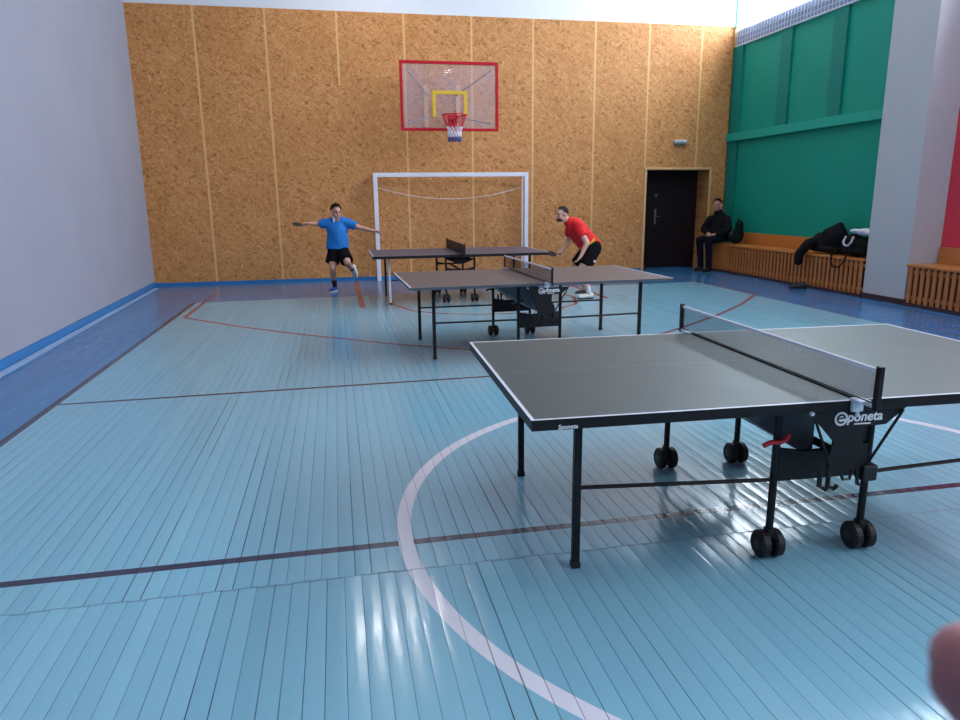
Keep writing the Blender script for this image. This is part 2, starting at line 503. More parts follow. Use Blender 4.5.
# right wall: green bay, red bay, window band above
PY0, PY1, PX = 8.76, 9.60, 8.10
bm = B(); box(bm, (RW, PY1 - .4, 0), (RW + .4, D, 4.66)); st('wall_right', bm, MT['green'])
bm = B(); box(bm, (RW + .06, YF, 0), (RW + .4, PY1 - .4, 4.66)); st('wall_right_red', bm, MT['red_wall'])
bm = B(); box(bm, (RW, PY1, 4.66), (RW + .4, D, 4.98)); box(bm, (RW + .06, YF, 4.66), (RW + .4, PY0, 4.98)); st('trim_1', bm, MT['ledge'])
bm = B(); box(bm, (RW, YF, 6.62), (RW + .4, D, CEIL)); st('wall_right_top', bm, MT['upper_wall'])
bm = B(); box(bm, (PX, PY0, 0), (RW + .4, PY1, CEIL)); st('pillar', bm, MT['pillar'])
# green relief: rail, corner pilaster, posts of the upper panel
bm = B(); box(bm, (RW - .10, PY1, 2.74), (RW, D - .0, 2.90)); st('trim_2', bm, MT['green_rail'])
bm = B(); box(bm, (RW - .06, D - .36, .0), (RW, D, 2.74)); box(bm, (RW - .06, D - .36, 2.90), (RW, D, 4.66)); st('trim_3', bm, MT['green_dark'])
for k, (y0, y1) in enumerate([(12.58, 12.92), (11.10, 11.44)]):
    bm = B(); box(bm, (RW - .045, y0, 2.90), (RW, y1, 4.66)); st('trim_%d' % (4 + k), bm, MT['green_dark'])
bm = B(); box(bm, (RW - .03, D - .035, 0), (RW, D + .0, H)); box(bm, (RW - .06, D - .03, 0), (RW - .03, D, H)); st('trim_6', bm, MT['trim'])
# windows between pillar and ends
def window(n, y0, y1):
    bm = B(); z0, z1 = 4.98, 6.62; x = RW + .2
    for a, b in ((y0, y0 + .07), (y1 - .07, y1)): box(bm, (x, a, z0), (x + .08, b, z1))
    box(bm, (x, y0, z0), (x + .08, y1, z0 + .06)); box(bm, (x, y0, z1 - .06), (x + .08, y1, z1))
    k = max(2, round((y1 - y0) / 1.6))
    for i in range(1, k):
        yy = y0 + (y1 - y0) * i / k; box(bm, (x + .01, yy - .025, z0), (x + .07, yy + .025, z1))
    w = tag(obj('window_%d' % n, bm, MT['goalwhite']), kind='structure')
    bm = B(); box(bm, (x + .03, y0 + .05, z0 + .04), (x + .04, y1 - .05, z1 - .04)); obj('pane', bm, MT['pane'], w)
window(1, PY1, D); window(2, 3.4, PY0); window(3, -2.2, 3.4); window(4, YF, -2.2)
# baseboards
bm = B()
for y0, y1 in ((YF, D),):
    q = [(LX(y0), y0), (LX(y0) + .025, y0), (-3.475, D), (-3.5, D)]
    lo = [bm.verts.new((x, y, 0)) for x, y in q]; hi = [bm.verts.new((x, y, .085)) for x, y in q]
    bm.faces.new(hi)
    for i in range(4): bm.faces.new((lo[i], lo[(i+1) % 4], hi[(i+1) % 4], hi[i]))
st('baseboard_left', bm, MT['base_blue'])
bm = B(); box(bm, (-3.47, D - .025, 0), (DX0 - .06, D, .055)); st('baseboard_back', bm, MT['base_blue'])
bm = B(); box(bm, (PX - .02, PY0 - .02, 0), (PX, PY1, .08)); box(bm, (PX, PY0 - .02, 0), (RW, PY0, .08)); st('baseboard_pillar', bm, MT['plinth'])
# door
bm = B(); box(bm, (DX0, D + .50, 0), (DX1, D + .58, DH)); box(bm, (DX0 + .18, D + .495, .15), (DX1 - .15, D + .5, 1.0)); box(bm, (DX0 + .18, D + .495, 1.12), (DX1 - .15, D + .5, DH - .15))
door = tag(obj('door_1', bm, MT['door']), kind='structure')
bm = B(); box(bm, (DX0 + .44, D + .475, .98), (DX0 + .49, D + .485, 1.32), bev=.008); cone(bm, (DX0 + .465, D + .44, 1.16), (DX0 + .56, D + .44, 1.15), .010, rnd=True); cone(bm, (DX0 + .465, D + .478, 1.16), (DX0 + .465, D + .44, 1.16), .010)
tag(obj('handle', bm, MT['chrome'], door), 'silver lever handle on a long plate')
bm = B(); cone(bm, (DX0 + .465, D + .502, 1.62), (DX0 + .465, D + .475, 1.62), .032, n=16); obj('lock', bm, MT['chrome'], door)
bm = B()
box(bm, (DX0 - .05, D - .02, 0), (DX0, D + .01, DH + .05)); box(bm, (DX1, D - .02, 0), (DX1 + .05, D + .01, DH + .05)); box(bm, (DX0, D - .02, DH), (DX1, D + .01, DH + .05))
obj('frame', bm, MT['trim'], door)

# ------------------------------------------------------------------ benches
def bench(y0, y1, solid, label, wallx):
    """slatted cover in front, seat plank, plank back"""
    r = empty('wooden_bench', (0, y0, 0)); tag(r, label, 'bench', 'slatted benches along the painted wall')
    X0, L = 8.06, y1 - y0
    bm = B(); box(bm, (X0 - .02, 0, .56), (wallx - .05, L, .60), bev=.006); obj('seat', bm, MT['bench'], r)
    bm = B(); box(bm, (wallx - .05, 0, .60), (wallx - .005, L, .83), bev=.006); obj('backboard', bm, MT['bench'], r)
    bm = B()
    n = int((L - solid) / .105)
    for i in range(n):
        yy = .02 + i * (L - solid - .02) / n
        box(bm, (X0, yy, .05), (X0 + .022, yy + .058, .56))
    for z in (.10, .47): box(bm, (X0 + .022, 0, z), (X0 + .045, L, z + .05))
    obj('slatted_front', bm, MT['bench_slat'], r)
    if solid:
        bm = B(); box(bm, (X0, L - solid, .04), (X0 + .03, L, .56)); box(bm, (X0 + .03, L - .03, .04), (wallx - .05, L, .56)); obj('end_panel', bm, MT['bench'], r)
    bm = B(); box(bm, (X0 + .10, 0, 0), (X0 + .14, L, .55)); obj('back_panel', bm, MT['bench_dark'], r)
    bm = B(); box(bm, (X0 - .01, 0, 0), (X0 + .03, L, .05)); obj('plinth', bm, MT['plinth'], r)
    return r
bench(PY1 + .01, 14.20, .62, 'slatted orange wooden bench under the green wall beside the door', RW)
bench(4.2, PY0 - .03, 0, 'slatted orange wooden bench under the red wall past the pillar', RW + .06)

# ------------------------------------------------------------------ table tennis tables
def tabletop(half, topm, edge, apron_h):
    """one playing half, local u = 0 at the net"""
    bm = B()
    x0, x1 = (-1.37, -.012) if half < 0 else (.012, 1.37)
    y0, y1 = -.7625, .7625
    lw = .015
    xs = [x0, x0 + lw, x1] if half < 0 else [x0, x1 - lw, x1]
    ys = [y0, y0 + lw, -.002, .002, y1 - lw, y1]
    box(bm, (x0, y0, .738), (x1, y1, .7596), 2)
    g = [[bm.verts.new((x, y, .76)) for y in ys] for x in xs]
    for i in range(2):
        for j in range(5):
            f = bm.faces.new((g[i][j], g[i+1][j], g[i+1][j+1], g[i][j+1]))
            end = (i == 0) if half < 0 else (i == 1)
            f.material_index = 1 if end else (3 if j in (0, 4) else (4 if j == 2 else 0))
    return bm

def caster_bm():
    bm = B()
    box(bm, (-.016, -.022, .09), (.016, .022, .135), bev=.004)
    cone(bm, (-.045, 0, .055), (.045, 0, .055), .012)
    return bm
def wheel_bm(s):
    bm = B()
    for (a, b, r0, r1) in ((.012, .020, .052, .062), (.020, .046, .062, .062), (.046, .056, .062, .05)):
        cone(bm, (s * a, 0, .0625), (s * b, 0, .0625), r0, r1, 20)
    cone(bm, (s * .056, 0, .0625), (s * .058, 0, .0625), .022, .02, 14, mi=1)
    return bm

def make_table(loc, rz, label, topm, edgem, legm, apron, plate_z, sheetm, logo, capcol, sidem, midm, bracket=True, whiteleg=False, wv=0.):
    r = empty('table_tennis_table', loc, rz)
    tag(r, label, 'table')
    for h in (-1, 1):
        obj('tabletop', tabletop(h, topm, edgem, apron), [topm, MT['white'], edgem, sidem, midm], r)
        bm = B()
        x0, x1 = (-1.368, -.02) if h < 0 else (.02, 1.368)
        for y in (-.761, .741): box(bm, (x0, y, .738 - apron), (x1, y + .02, .738))
        for x in (x0, x1 - .02): box(bm, (x, -.741, .738 - apron), (x + .02, .741, .738))
        obj('apron', bm, edgem, r)
        for s in (-1, 1):
            lx = h * 1.112
            bm = B(); box(bm, (lx - .016, s * .53 - .016, .02), (lx + .016, s * .53 + .016, .738), bev=.003)
            wl_ = whiteleg and h < 0 and s < 0
            lg = obj('leg', bm, MT['white_leg'] if wl_ else legm, r)
            if wl_: tag(lg, 'white leg')
            bm = B(); box(bm, (lx - .02, s * .53 - .02, 0), (lx + .02, s * .53 + .02, .03), bev=.004); obj('foot_cap', bm, MT['black2'], lg)
            px = h * .225 - .012
            bm = B(); wy = s * .54 + wv
            cone(bm, (px, wy, .12), (px, wy, .738), .0165, n=12); obj('wheel_post', bm, MT['black'], r)
            c = obj('caster', caster_bm(), MT['black2'], r, loc=(px, wy, 0))
            for q in (-1, 1): obj('wheel', wheel_bm(q), [MT['tyre'], MT['hub']], c, smooth=False)
            bm = B(); cone(bm, (lx - h * .016, s * .53, .37), (px + h * .0165, wy, .365), .0095, n=8); obj('side_strut', bm, MT['black'], r)
    for s in (-1, 1):
        z0, z1 = plate_z
        bm = B(); prism(bm, [(-.224, z0), (.200, z0), (.200, z1), (.09, z1 - .02), (-.11, z1 - .02), (-.224, z1)], s * .54 + wv - .012, s * .54 + wv + .012)
        obj('undercarriage_plate', bm, MT['black'], r)
        if not bracket: continue
        # side bracket hanging below the net
        y0, y1 = s * .748 - .005, s * .748 + .005
        bm = B()
        prism(bm, [(-.20, .712), (.235, .712), (.15, .645), (.052, .640), (.047, .585), (.080, .52), (.080, .452), (-.10, .452), (-.10, .50), (-.085, .585), (-.14, .645), (-.16, .665)], y0, y1)
        br = obj('side_bracket', bm, MT['black'], r)
        for (a, b) in (((-.19, .705), (-.09, .475)), ((.22, .705), (.08, .475))):
            bm = B(); cone(bm, (a[0], s * .757, a[1]), (b[0], s * .757, b[1]), .006, n=8); obj('diagonal_rod', bm, MT['black'], br)
        bm = B()
        for hx in (-.125, -.085): tube(bm, [(hx, s * .745, .46), (hx, s * .745, .385), (hx + .02, s * .76, .377), (hx + .03, s * .765, .395)], .010, 6)
        tube(bm, [(-.04, s * .745, .455), (-.02, s * .75, .41), (.01, s * .75, .41), (.02, s * .745, .455)], .007, 6)
        tube(bm, [(.045, s * .745, .455), (.05, s * .75, .385), (.065, s * .76, .38)], .008, 6)
        obj('hook', bm, MT['black2'], br)
        bm = B(); box(bm, (.06, s * .74 - .03, .400), (.125, s * .74 + .03, .470), bev=.006); obj('catch_box', bm, MT['black2'], br)
        bm = B(); cone(bm, (-.205, s * .765 - .008, .715), (-.205, s * .765 + .008, .715), .008, n=10); obj('bolt', bm, MT['steel'], br)
        # logo on the bracket
        if logo:
            bm = B(); cone(bm, (0, 0, 0), (0, 0, .0012), .030, n=28)
            em = obj('emblem', bm, MT['logo'], br)
            bm = B()
            tube(bm, [(.017 * math.cos(q), .017 * math.sin(q), .0012) for q in [.25 + i * (5.2) / 14 for i in range(15)]], .0042, 6)
            tube(bm, [(-.016, .001, .0012), (.017, .004, .0012)], .0035, 6)
            sg = obj('emblem_sign', bm, MT['black2'], em)
            tx = obj('lettering', text_bm('poneta', .058, .12, .0012), MT['logo'], br)
            bm = B(); box(bm, (0, 0, 0), (.075, .006, .001)); sub = obj('underline', bm, MT['logo'], br)
            ry = PI / 2
            if s < 0:
                em.matrix_local = M.Translation((-.062, -.7545, .681)) @ M.Rotation(ry, 4, 'X')
                tx.matrix_local = M.Translation((-.034, -.7545, .667)) @ M.Rotation(ry, 4, 'X')
                sub.matrix_local = M.Translation((.0, -.7545, .652)) @ M.Rotation(ry, 4, 'X')
            else:
                em.matrix_local = M.Translation((.068, .7545, .681)) @ M.Rotation(PI, 4, 'Z') @ M.Rotation(ry, 4, 'X')
                tx.matrix_local = M.Translation((.036, .7545, .667)) @ M.Rotation(PI, 4, 'Z') @ M.Rotation(ry, 4, 'X')
                sub.matrix_local = M.Translation((.0, .7545, .652)) @ M.Rotation(PI, 4, 'Z') @ M.Rotation(ry, 4, 'X')
        # safety lever
        bm = B(); tube(bm, [(-.315, s * .566 + wv, .535), (-.28, s * .566 + wv, .549), (-.24, s * .566 + wv, .545), (-.21, s * .566 + wv, .555), (-.20, s * .566 + wv, .58)], .011, 8)
        tag(obj('safety_lever', bm, capcol, r), 'red lever on the wheel post' if capcol is MT['red'] else None)
    # folding cover sheet under the table, in one plain colour per table
    bm = B()
    a = [(-.50, .725), (-.06, .45), (-.02, .45), (-.02, .737), (-.49, .737)]
    if not bracket: a = [(-.20, .66), (-.05, .60), (.05, .60), (.20, .66), (.20, .67), (-.20, .67)]
    prism(bm, a, -.535, .535); obj('cover_sheet', bm, sheetm, r)
    bm = B(); cone(bm, (0, -.74, .50), (0, .74, .50), .018, n=10); obj('axle_bar', bm, MT['black'], r)
    if logo == 2:
        bm = text_bm('Sponeta', .024, .1, .0006)
        t = tag(obj('edge_lettering', bm, MT['logo'], r), 'small white brand lettering on the edge')
        t.matrix_local = M.Translation((-1.265, -.7625, .7195)) @ M.Rotation(PI / 2, 4, 'X')
    return r

def make_net(loc, rz, label, netm, tapem, clampm, postr=.011, pv=.905):
    r = empty('table_tennis_net', (loc[0], loc[1], .76), rz)
    tag(r, label, 'net')
    hw, hz = pv - .01, .1525
    for s in (-1, 1):
        bm = B(); box(bm, (-postr, s * pv - .013, -.012), (postr, s * pv + .013, hz + .012), bev=.003); p = obj('post', bm, MT['black'], r)
        bm = B()
        box(bm, (-.035, s * .765 - .05, .0005), (.02, s * .765 + .012, .010), bev=.003); box(bm, (-.035, s * .772 - .008, -.045), (.015, s * .772 + .008, .010), bev=.003)
        box(bm, (-.009, min(s * .775, s * pv), -.008), (.009, max(s * .775, s * pv), .008), bev=.003)
        cone(bm, (-.005, s * .772, -.068), (-.005, s * .772, -.045), .008, n=10)
        obj('clamp', bm, clampm, r)
    bm = B()
    v = [bm.verts.new(p) for p in ((0, -hw, .012), (0, hw, .012), (0, hw, hz - .012), (0, -hw, hz - .012))]; bm.faces.new(v)
    obj('mesh_net', bm, netm, r)
    bm = B(); box(bm, (-.004, -hw, hz - .014), (.004, hw, hz)); obj('tape', bm, tapem, r)
    bm = B(); cone(bm, (0, -hw, .010), (0, hw, .010), .004, n=6); obj('bottom_cord', bm, MT['black'], r)
    return r

T1, T2, T3 = (2.075, 3.15, 0, -.0316), (2.011, 7.435, 0, .024), (1.884, 11.36, 0, -.006)
make_table(T1[:3], T1[3], 'large grey-green table tennis table standing over the white floor circle', MT['top_a'], MT['black'], MT['black'], .022, (.36, .51), MT['sheet'], 2, MT['red'], MT['white'], MT['dim'], wv=-.055)
make_table(T2[:3], T2[3], 'brown-grey table tennis table between the other two tables', MT['top_b'], MT['sheet'], MT['black'], .006, (.28, .44), MT['sheet'], 1, MT['black2'], MT['dim_b'], MT['top_b'])
make_table(T3[:3], T3[3], 'violet-grey table tennis table in front of the goal where two men play', MT['top_c'], MT['black'], MT['black'], .02, (.50, .545), MT['black'], 0, MT['black2'], MT['dim_b'], MT['top_c'], bracket=False, whiteleg=True)
make_net(T1, T1[3], 'see-through black net with white tape across the large grey-green table', MT['netblack'], MT['tape'], MT['steel'], pv=.865)
make_net(T2, T2[3], 'dark net with white tape across the brown-grey middle table', MT['net_b'], MT['tape'], MT['steel'], .008)
make_net(T3, T3[3], 'dark net without white tape across the violet-grey table by the goal', MT['net_c'], MT['tape_c'], MT['black'], .010)

# ------------------------------------------------------------------ goal
g = empty('handball_goal', (.76, 14.2, 0)); tag(g, 'white goal frame standing against the chipboard wall', 'goal')
GW, GH = 3.12, 2.10
for x in (0, GW - .08):
    bm = B(); box(bm, (x, -.04, 0), (x + .08, .04, GH), bev=.004); obj('post', bm, MT['goalwhite'], g)
bm = B(); box(bm, (.08, -.04, GH - .08), (GW - .08, .04, GH), bev=.004); obj('crossbar', bm, MT['goalwhite'], g)
for x in (.04, GW - .04):
    bm = B(); tube(bm, [(x, .04, GH - .04), (x, .28, GH - .05), (x, .30, GH - .09), (x, .30, .02), (x, .04, .02)], .015, 8); obj('back_stay', bm, MT['goalwhite'], g)
bm = B(); tube(bm, [(.06 + i * (GW - .12) / 24, .06, GH - .27 - .24 * (1 - (2 * i / 24 - 1) ** 2)) for i in range(25)], .009, 6)
tag(obj('net_rope', bm, MT['rope'], g), 'thin pale rope sagging below the crossbar')

# ------------------------------------------------------------------ basketball hoop
h = empty('basketball_hoop', (2.205, D, 2.84)); tag(h, 'basketball backboard with red frame and yellow square above the goal', 'basketball hoop')
BY = -1.0
bm = B(); box(bm, (-.905, BY, 0), (.905, BY + .012, 1.2)); obj('backboard', bm, MT['acrylic'], h)
bm = B()
for (x0, x1, z0, z1) in ((-.92, -.872, -.01, 1.21), (.872, .92, -.01, 1.21), (-.872, .872, -.01, .038), (-.872, .872, 1.162, 1.21)): box(bm, (x0, BY - .02, z0), (x1, BY + .03, z1))
tag(obj('frame', bm, MT['bred'], h), 'red frame')
bm = B()
cx = .0
for (x0, x1, z0, z1) in ((-.325, -.265, .24, .70), (.265, .325, .24, .70), (-.265, .265, .64, .70)): box(bm, (cx + x0, BY - .010, z0), (cx + x1, BY - .002, z1))
tag(obj('target_square', bm, MT['byel'], h), 'yellow target square')
bm = B(); rc = V((.02, BY - .36, .235))
tube(bm, [rc + V((.225 * math.cos(q), .225 * math.sin(q), 0)) for q in [2 * PI * i / 32 for i in range(32)]], .011, 8, closed=True)
box(bm, (-.06, BY - .15, .19), (.12, BY - .02, .262)); tag(obj('rim', bm, MT['bred'], h), 'red ring')
bm = B(); prism(bm, [(-.05, .19), (.13, .19), (.10, -.06), (0, -.06)], BY - .03, BY - .012); obj('ring_plate', bm, MT['bred'], h)
bm = B()
N_ = 12
def ringp(i, lev):
    rad = [.222, .185, .145, .115, .118, .112][lev]; z = [0, -.10, -.20, -.29, -.38, -.46][lev]
    q = 2 * PI * (i + .5 * (lev % 2)) / N_
    return rc + V((rad * math.cos(q), rad * math.sin(q), z))
for lev in range(5):
    for i in range(N_):
        for j in ((0, 0), (1, 0)) if lev % 2 else ((0, 0), (-1, 0)):
            cone(bm, ringp(i, lev), ringp(i + j[0], lev + 1), .012 if lev > 2 else .0065, n=5, mi=0 if lev < 2 else (1 if lev < 4 else 2))
obj('hoop_net', bm, [MT['hoopnet_r'], MT['hoopnet_w'], MT['hoopnet_b']], h)
for (sx, z0, z1) in ((-1, 1.08, .75), (1, 1.08, .75), (-1, .12, .35), (1, .12, .35)):
    bm = B(); cone(bm, (sx * .80, BY + .03, z0), (sx * .28, -.005, z1), .012, n=8); obj('support_arm', bm, MT['grey'], h)
bm = B(); box(bm, (-.36, -.03, .15), (-.28, 0, .95)); box(bm, (.28, -.03, .15), (.36, 0, .95)); obj('wall_bracket', bm, MT['trim'], h)

# ------------------------------------------------------------------ small fittings
e = empty('emergency_light', (7.36, D - .003, 2.68)); tag(e, 'small grey box lamp on the chipboard above the door', 'lamp')
bm = B(); box(bm, (-.15, -.06, 0), (.15, 0, .045), bev=.01); obj('housing', bm, MT['grey'], e)
bm = B(); box(bm, (-.14, -.055, .045), (.14, 0, .095), bev=.012); obj('diffuser', bm, MT['steel'], e)

nr = empty('safety_net', (RW - .05, 12, 4.66)); tag(nr, 'square-meshed safety net hung in front of the high window', 'net')
bm = B()
y0, y1, z1 = PY1 + .02 - 12, D - .08 - 12, .385
yy = y0
while yy < y1 + .01:
    cone(bm, (0, yy, 0), (0, yy, z1), .009, n=5); yy += .095
zz = .0
while zz < z1:
    cone(bm, (-.004, y0, zz), (-.004, y1, zz), .008, n=5); zz += .095
obj('netting', bm, MT['netcord'], nr)
bm = B(); cone(bm, (0, y0, 0), (0, y1, 0), .018, n=8); obj('hem_cord', bm, MT['netcord'], nr)
bm = B(); tube(bm, [(-.02 + .006 * math.sin(i * 1.3), y1 + .02, i * .05) for i in range(7, 44)], .022, 8); tag(obj('edge_cord', bm, MT['greencord'], nr), 'green edge cord')

# ------------------------------------------------------------------ figures
def hand(bm, wrist, d, n, curl=.5, side=1, k=1.0):
    """palm and five fingers; d along the hand, n out of the palm, side = thumb side"""
    w = V(wrist); d = V(d).normalized(); n = V(n); n = (n - d * n.dot(d)).normalized(); s = d.cross(n) * side
    ell(bm, w + d * .045 * k, (.040 * k, .052 * k, .018 * k), d, n)
    cone(bm, w - d * .01, w + d * .03 * k, .024 * k, .026 * k, rnd=True)
    for i, (off, L) in enumerate(((.030, .072), (.010, .080), (-.010, .074), (-.028, .058))):
        p = w + (d * .085 + s * off) * k
        a0 = curl * (.7 + .12 * i); dirv = (d + s * off * 2.5).normalized(); q = p
        for j, f in enumerate((.45, .32, .23)):
            a = a0 * (j + .6); v = dirv * math.cos(a) + n * math.sin(a)
            e = q + v * L * f * k
            cone(bm, q, e, (.0095 - .0006 * j) * k, (.0090 - .0008 * j) * k, 8, True); q = e
    p = w + (d * .025 + s * .032) * k
    e = p + (d * .6 + s * .75 + n * .25).normalized() * .042 * k; cone(bm, p, e, .0115 * k, .0105 * k, 8, True)
    f = e + (d * .9 + s * .25 + n * .4).normalized() * .03 * k; cone(bm, e, f, .0102 * k, .0085 * k, 8, True)

def head_bm(bm, c, f, up):
    c = V(c); f = V(f).normalized(); up = V(up); up = (up - f * up.dot(f)).normalized(); s = f.cross(up)
    ell(bm, c + up * .03 - f * .008, (.076, .096, .092), f, up)
    ell(bm, c - up * .045 + f * .022, (.058, .070, .074), f, up)
    ell(bm, c - up * .098 + f * .062, (.026, .022, .020), f, up)
    cone(bm, c + up * .022 + f * .088, c - up * .018 + f * .112, .009, .014, 10, True)
    ell(bm, c + up * .032 + f * .080, (.062, .016, .014), f, up)
    for q in (-1, 1):
        ell(bm, c + s * q * .078 - up * .005 - f * .008, (.012, .024, .034), f, up)
        ell(bm, c + s * q * .038 - up * .028 + f * .066, (.026, .02, .022), f, up)

def face(parent, c, f, up):
    c = V(c); f = V(f).normalized(); up = V(up); up = (up - f * up.dot(f)).normalized(); s = f.cross(up)
    for q in (-1, 1):
        bm = B(); ell(bm, c + s * q * .033 + up * .008 + f * .084, (.014, .010, .008), f, up, 10, 8); obj('eye', bm, MT['eye'], parent, True)
        bm = B(); ell(bm, c + s * q * .034 + up * .032 + f * .092, (.021, .007, .006), f, up, 10, 8); obj('eyebrow', bm, MT['browm'], parent, True)
    bm = B(); ell(bm, c - up * .056 + f * .090, (.024, .008, .007), f, up, 10, 8); obj('mouth', bm, MT['lips'], parent, True)

def hair(parent, c, f, up, mat, low=-.02, front=.062, th=.011):
    c = V(c); f = V(f).normalized(); up = V(up); up = (up - f * up.dot(f)).normalized()
    bm = B(); o = c + up * .03 - f * .008
    vs = ell(bm, o, (.076 + th, .096 + th, .092 + th * 1.3), f, up, 28, 20)
    kill = []
    for v in bm.verts:
        q = v.co - o; a, b = q.dot(f), q.dot(up)
        if (a > .03 and b < front - .03 * (1 - a / .1)) or b < low - .03 + max(0, a) * 1.2: kill.append(v)
    bmesh.ops.delete(bm, geom=kill, context='VERTS')
    return obj('hair', bm, mat, parent, True)

def shoe(parent, heel, toe, mat, solem=None, name='shoe'):
    heel, toe = V(heel), V(toe); d = (toe - heel); L = d.length; d.normalize()
    up = V((0, 0, 1)); up = (up - d * up.dot(d)).normalized()
    bm = B()
    ell(bm, heel + d * .055 + up * .052, (.042, .062, .052), d, up); ell(bm, heel + d * (L * .68) + up * .036, (.047, L * .33, .036), d, up); cone(bm, heel + d * .06 + up * .05, heel + d * (L * .7) + up * .04, .042, .038, rnd=True)
    o = organic(name, bm, mat, parent, .008, 3)
    bm = B(); s = d.cross(up)
    pts = []
    for i in range(20):
        q = 2 * PI * i / 20; a = math.cos(q); b = math.sin(q)
        pts.append(heel + d * (L * .5 + a * L * .51) + s * b * .047 * (1 + .08 * a))
    lo = [bm.verts.new(p + up * .0) for p in pts]; hi = [bm.verts.new(p + up * .022) for p in pts]
    bm.faces.new(lo[::-1]); bm.faces.new(hi)
    for i in range(20): bm.faces.new((lo[i], lo[(i+1) % 20], hi[(i+1) % 20], hi[i]))
    obj('sole', bm, solem or MT['shoe_white'], o)
    return o

def limb(bm, pts, rads):
    for (a, b, ra, rb) in zip(pts, pts[1:], rads, rads[1:]): cone(bm, a, b, ra, rb, 14, True)

def bat(loc_grip, d, n, label):
    """table tennis bat: d from grip to blade, n the blade normal"""
    r = empty('table_tennis_bat', loc_grip); tag(r, label, 'bat')
    d = V(d).normalized(); n = V(n); n = (n - d * n.dot(d)).normalized(); s = d.cross(n)
    bm = B()
    c = d * .13
    pts = [c + d * .079 * math.cos(2*PI*i/28) + s * .075 * math.sin(2*PI*i/28) for i in range(28)]
    lo = [bm.verts.new(p - n * .006) for p in pts]; hi = [bm.verts.new(p + n * .006) for p in pts]
    bm.faces.new(lo[::-1]); bm.faces.new(hi)
    for i in range(28): bm.faces.new((lo[i], lo[(i+1) % 28], hi[(i+1) % 28], hi[i]))
    obj('blade', bm, MT['bat_black'], r)
    bm = B(); cone(bm, d * -.045, d * .065, .014, .012, 10, True, sx=.8); obj('handle', bm, MT['bat_wood'], r)
    return r

# --- man in the blue shirt, lunging on one leg, arms spread
p = empty('person', (-.06, 12.75, 0)); tag(p, 'man in blue shirt and black shorts, arms spread, balancing on one leg', 'person')
hc = (.075, -.08, 1.39); hf = (.42, -1, -.22); hu = (.10, -.1, 1)
bm = B()
head_bm(bm, hc, hf, hu)
limb(bm, [(.09, .0, 1.22), (.10, -.04, 1.32)], [.058, .055])
ell(bm, (.085, .02, 1.10), (.165, .105, .19), (.25, -1, 0)); ell(bm, (.085, .0, .86), (.145, .10, .15), (.2, -1, 0)); ell(bm, (.085, .01, .74), (.155, .11, .11), (.2, -1, 0))
limb(bm, [(-.11, .0, 1.20), (-.26, .05, 1.19), (-.385, -.12, 1.205)], [.058, .043, .029])
limb(bm, [(.27, .03, 1.20), (.48, .0, 1.11), (.73, -.10, 1.05)], [.058, .043, .028])
hand(bm, (-.385, -.12, 1.205), (-1, -.35, .03), (0, -.3, -1), .9, -1)
hand(bm, (.73, -.10, 1.05), (1, -.3, -.15), (0, -.4, -1), .35, 1)
limb(bm, [(.0, .02, .74), (-.035, -.16, .43), (-.015, .03, .10)], [.09, .058, .037])
limb(bm, [(.17, .0, .72), (.225, -.33, .53), (.30, .04, .38)], [.09, .058, .037])
organic('body', bm, MT['skin'], p)
face(p, hc, hf, hu); hair(p, hc, hf, hu, MT['hair'], 0.0, .035, .021)
bm = B()
ell(bm, (.085, .02, 1.10), (.20, .125, .175), (.25, -1, 0)); limb(bm, [(.085, .01, 1.05), (.085, 0, .86)], [.165, .155])
cone(bm, (.085, .0, 1.0), (.07, -.01, .745), .125, .138, 20, sx=1.46)
cone(bm, (-.09, .01, 1.195), (-.215, .035, 1.185), .085, .078, 16); cone(bm, (.25, .03, 1.20), (.41, .005, 1.14), .085, .078, 16)
limb(bm, [(-.10, .01, 1.20), (.085, .02, 1.23), (.26, .03, 1.205)], [.082, .085, .082])
organic('shirt', bm, MT['blue_shirt'], p, .009, 5)
bm = B(); tube(bm, [(.09 + .072 * math.cos(q), -.015 + .066 * math.sin(q), 1.30 + .015 * math.sin(q)) for q in [2*PI*i/20 for i in range(20)]], .014, 8, closed=True)
obj('collar', bm, MT['blue_shirt'], p, True)
bm = B()
prism(bm, [(.01, 1.31), (.085, 1.31), (.03, 1.20)], -.118, -.108)
obj('collar_tip', bm, MT['collar'], p)
bm = B()
limb(bm, [(.0, .01, .76), (.15, .01, .755)], [.115, .115])
cone(bm, (.015, .01, .74), (-.035, -.10, .52), .11, .125, 18); cone(bm, (.15, .0, .73), (.215, -.26, .555), .11, .12, 18)
organic('shorts', bm, MT['black_cloth'], p, .009, 5)
bm = B(); cone(bm, (-.022, -.05, .22), (-.015, .03, .09), .046, .042); organic('sock', bm, MT['sock'], p, .008, 2)
bm = B(); cone(bm, (.28, -.06, .42), (.30, .04, .38), .046, .042); organic('sock', bm, MT['sock'], p, .008, 2)
shoe(p, (.02, .10, 0), (-.10, -.15, 0), MT['shoe_blue'])
shoe(p, (.30, .075, .42), (.37, .19, .20), MT['shoe_white'])
bat((-.525, 12.585, 1.19), (-1, -.35, .05), (.0, -.38, .9), 'dark table tennis bat in the outstretched hand of the man in blue')

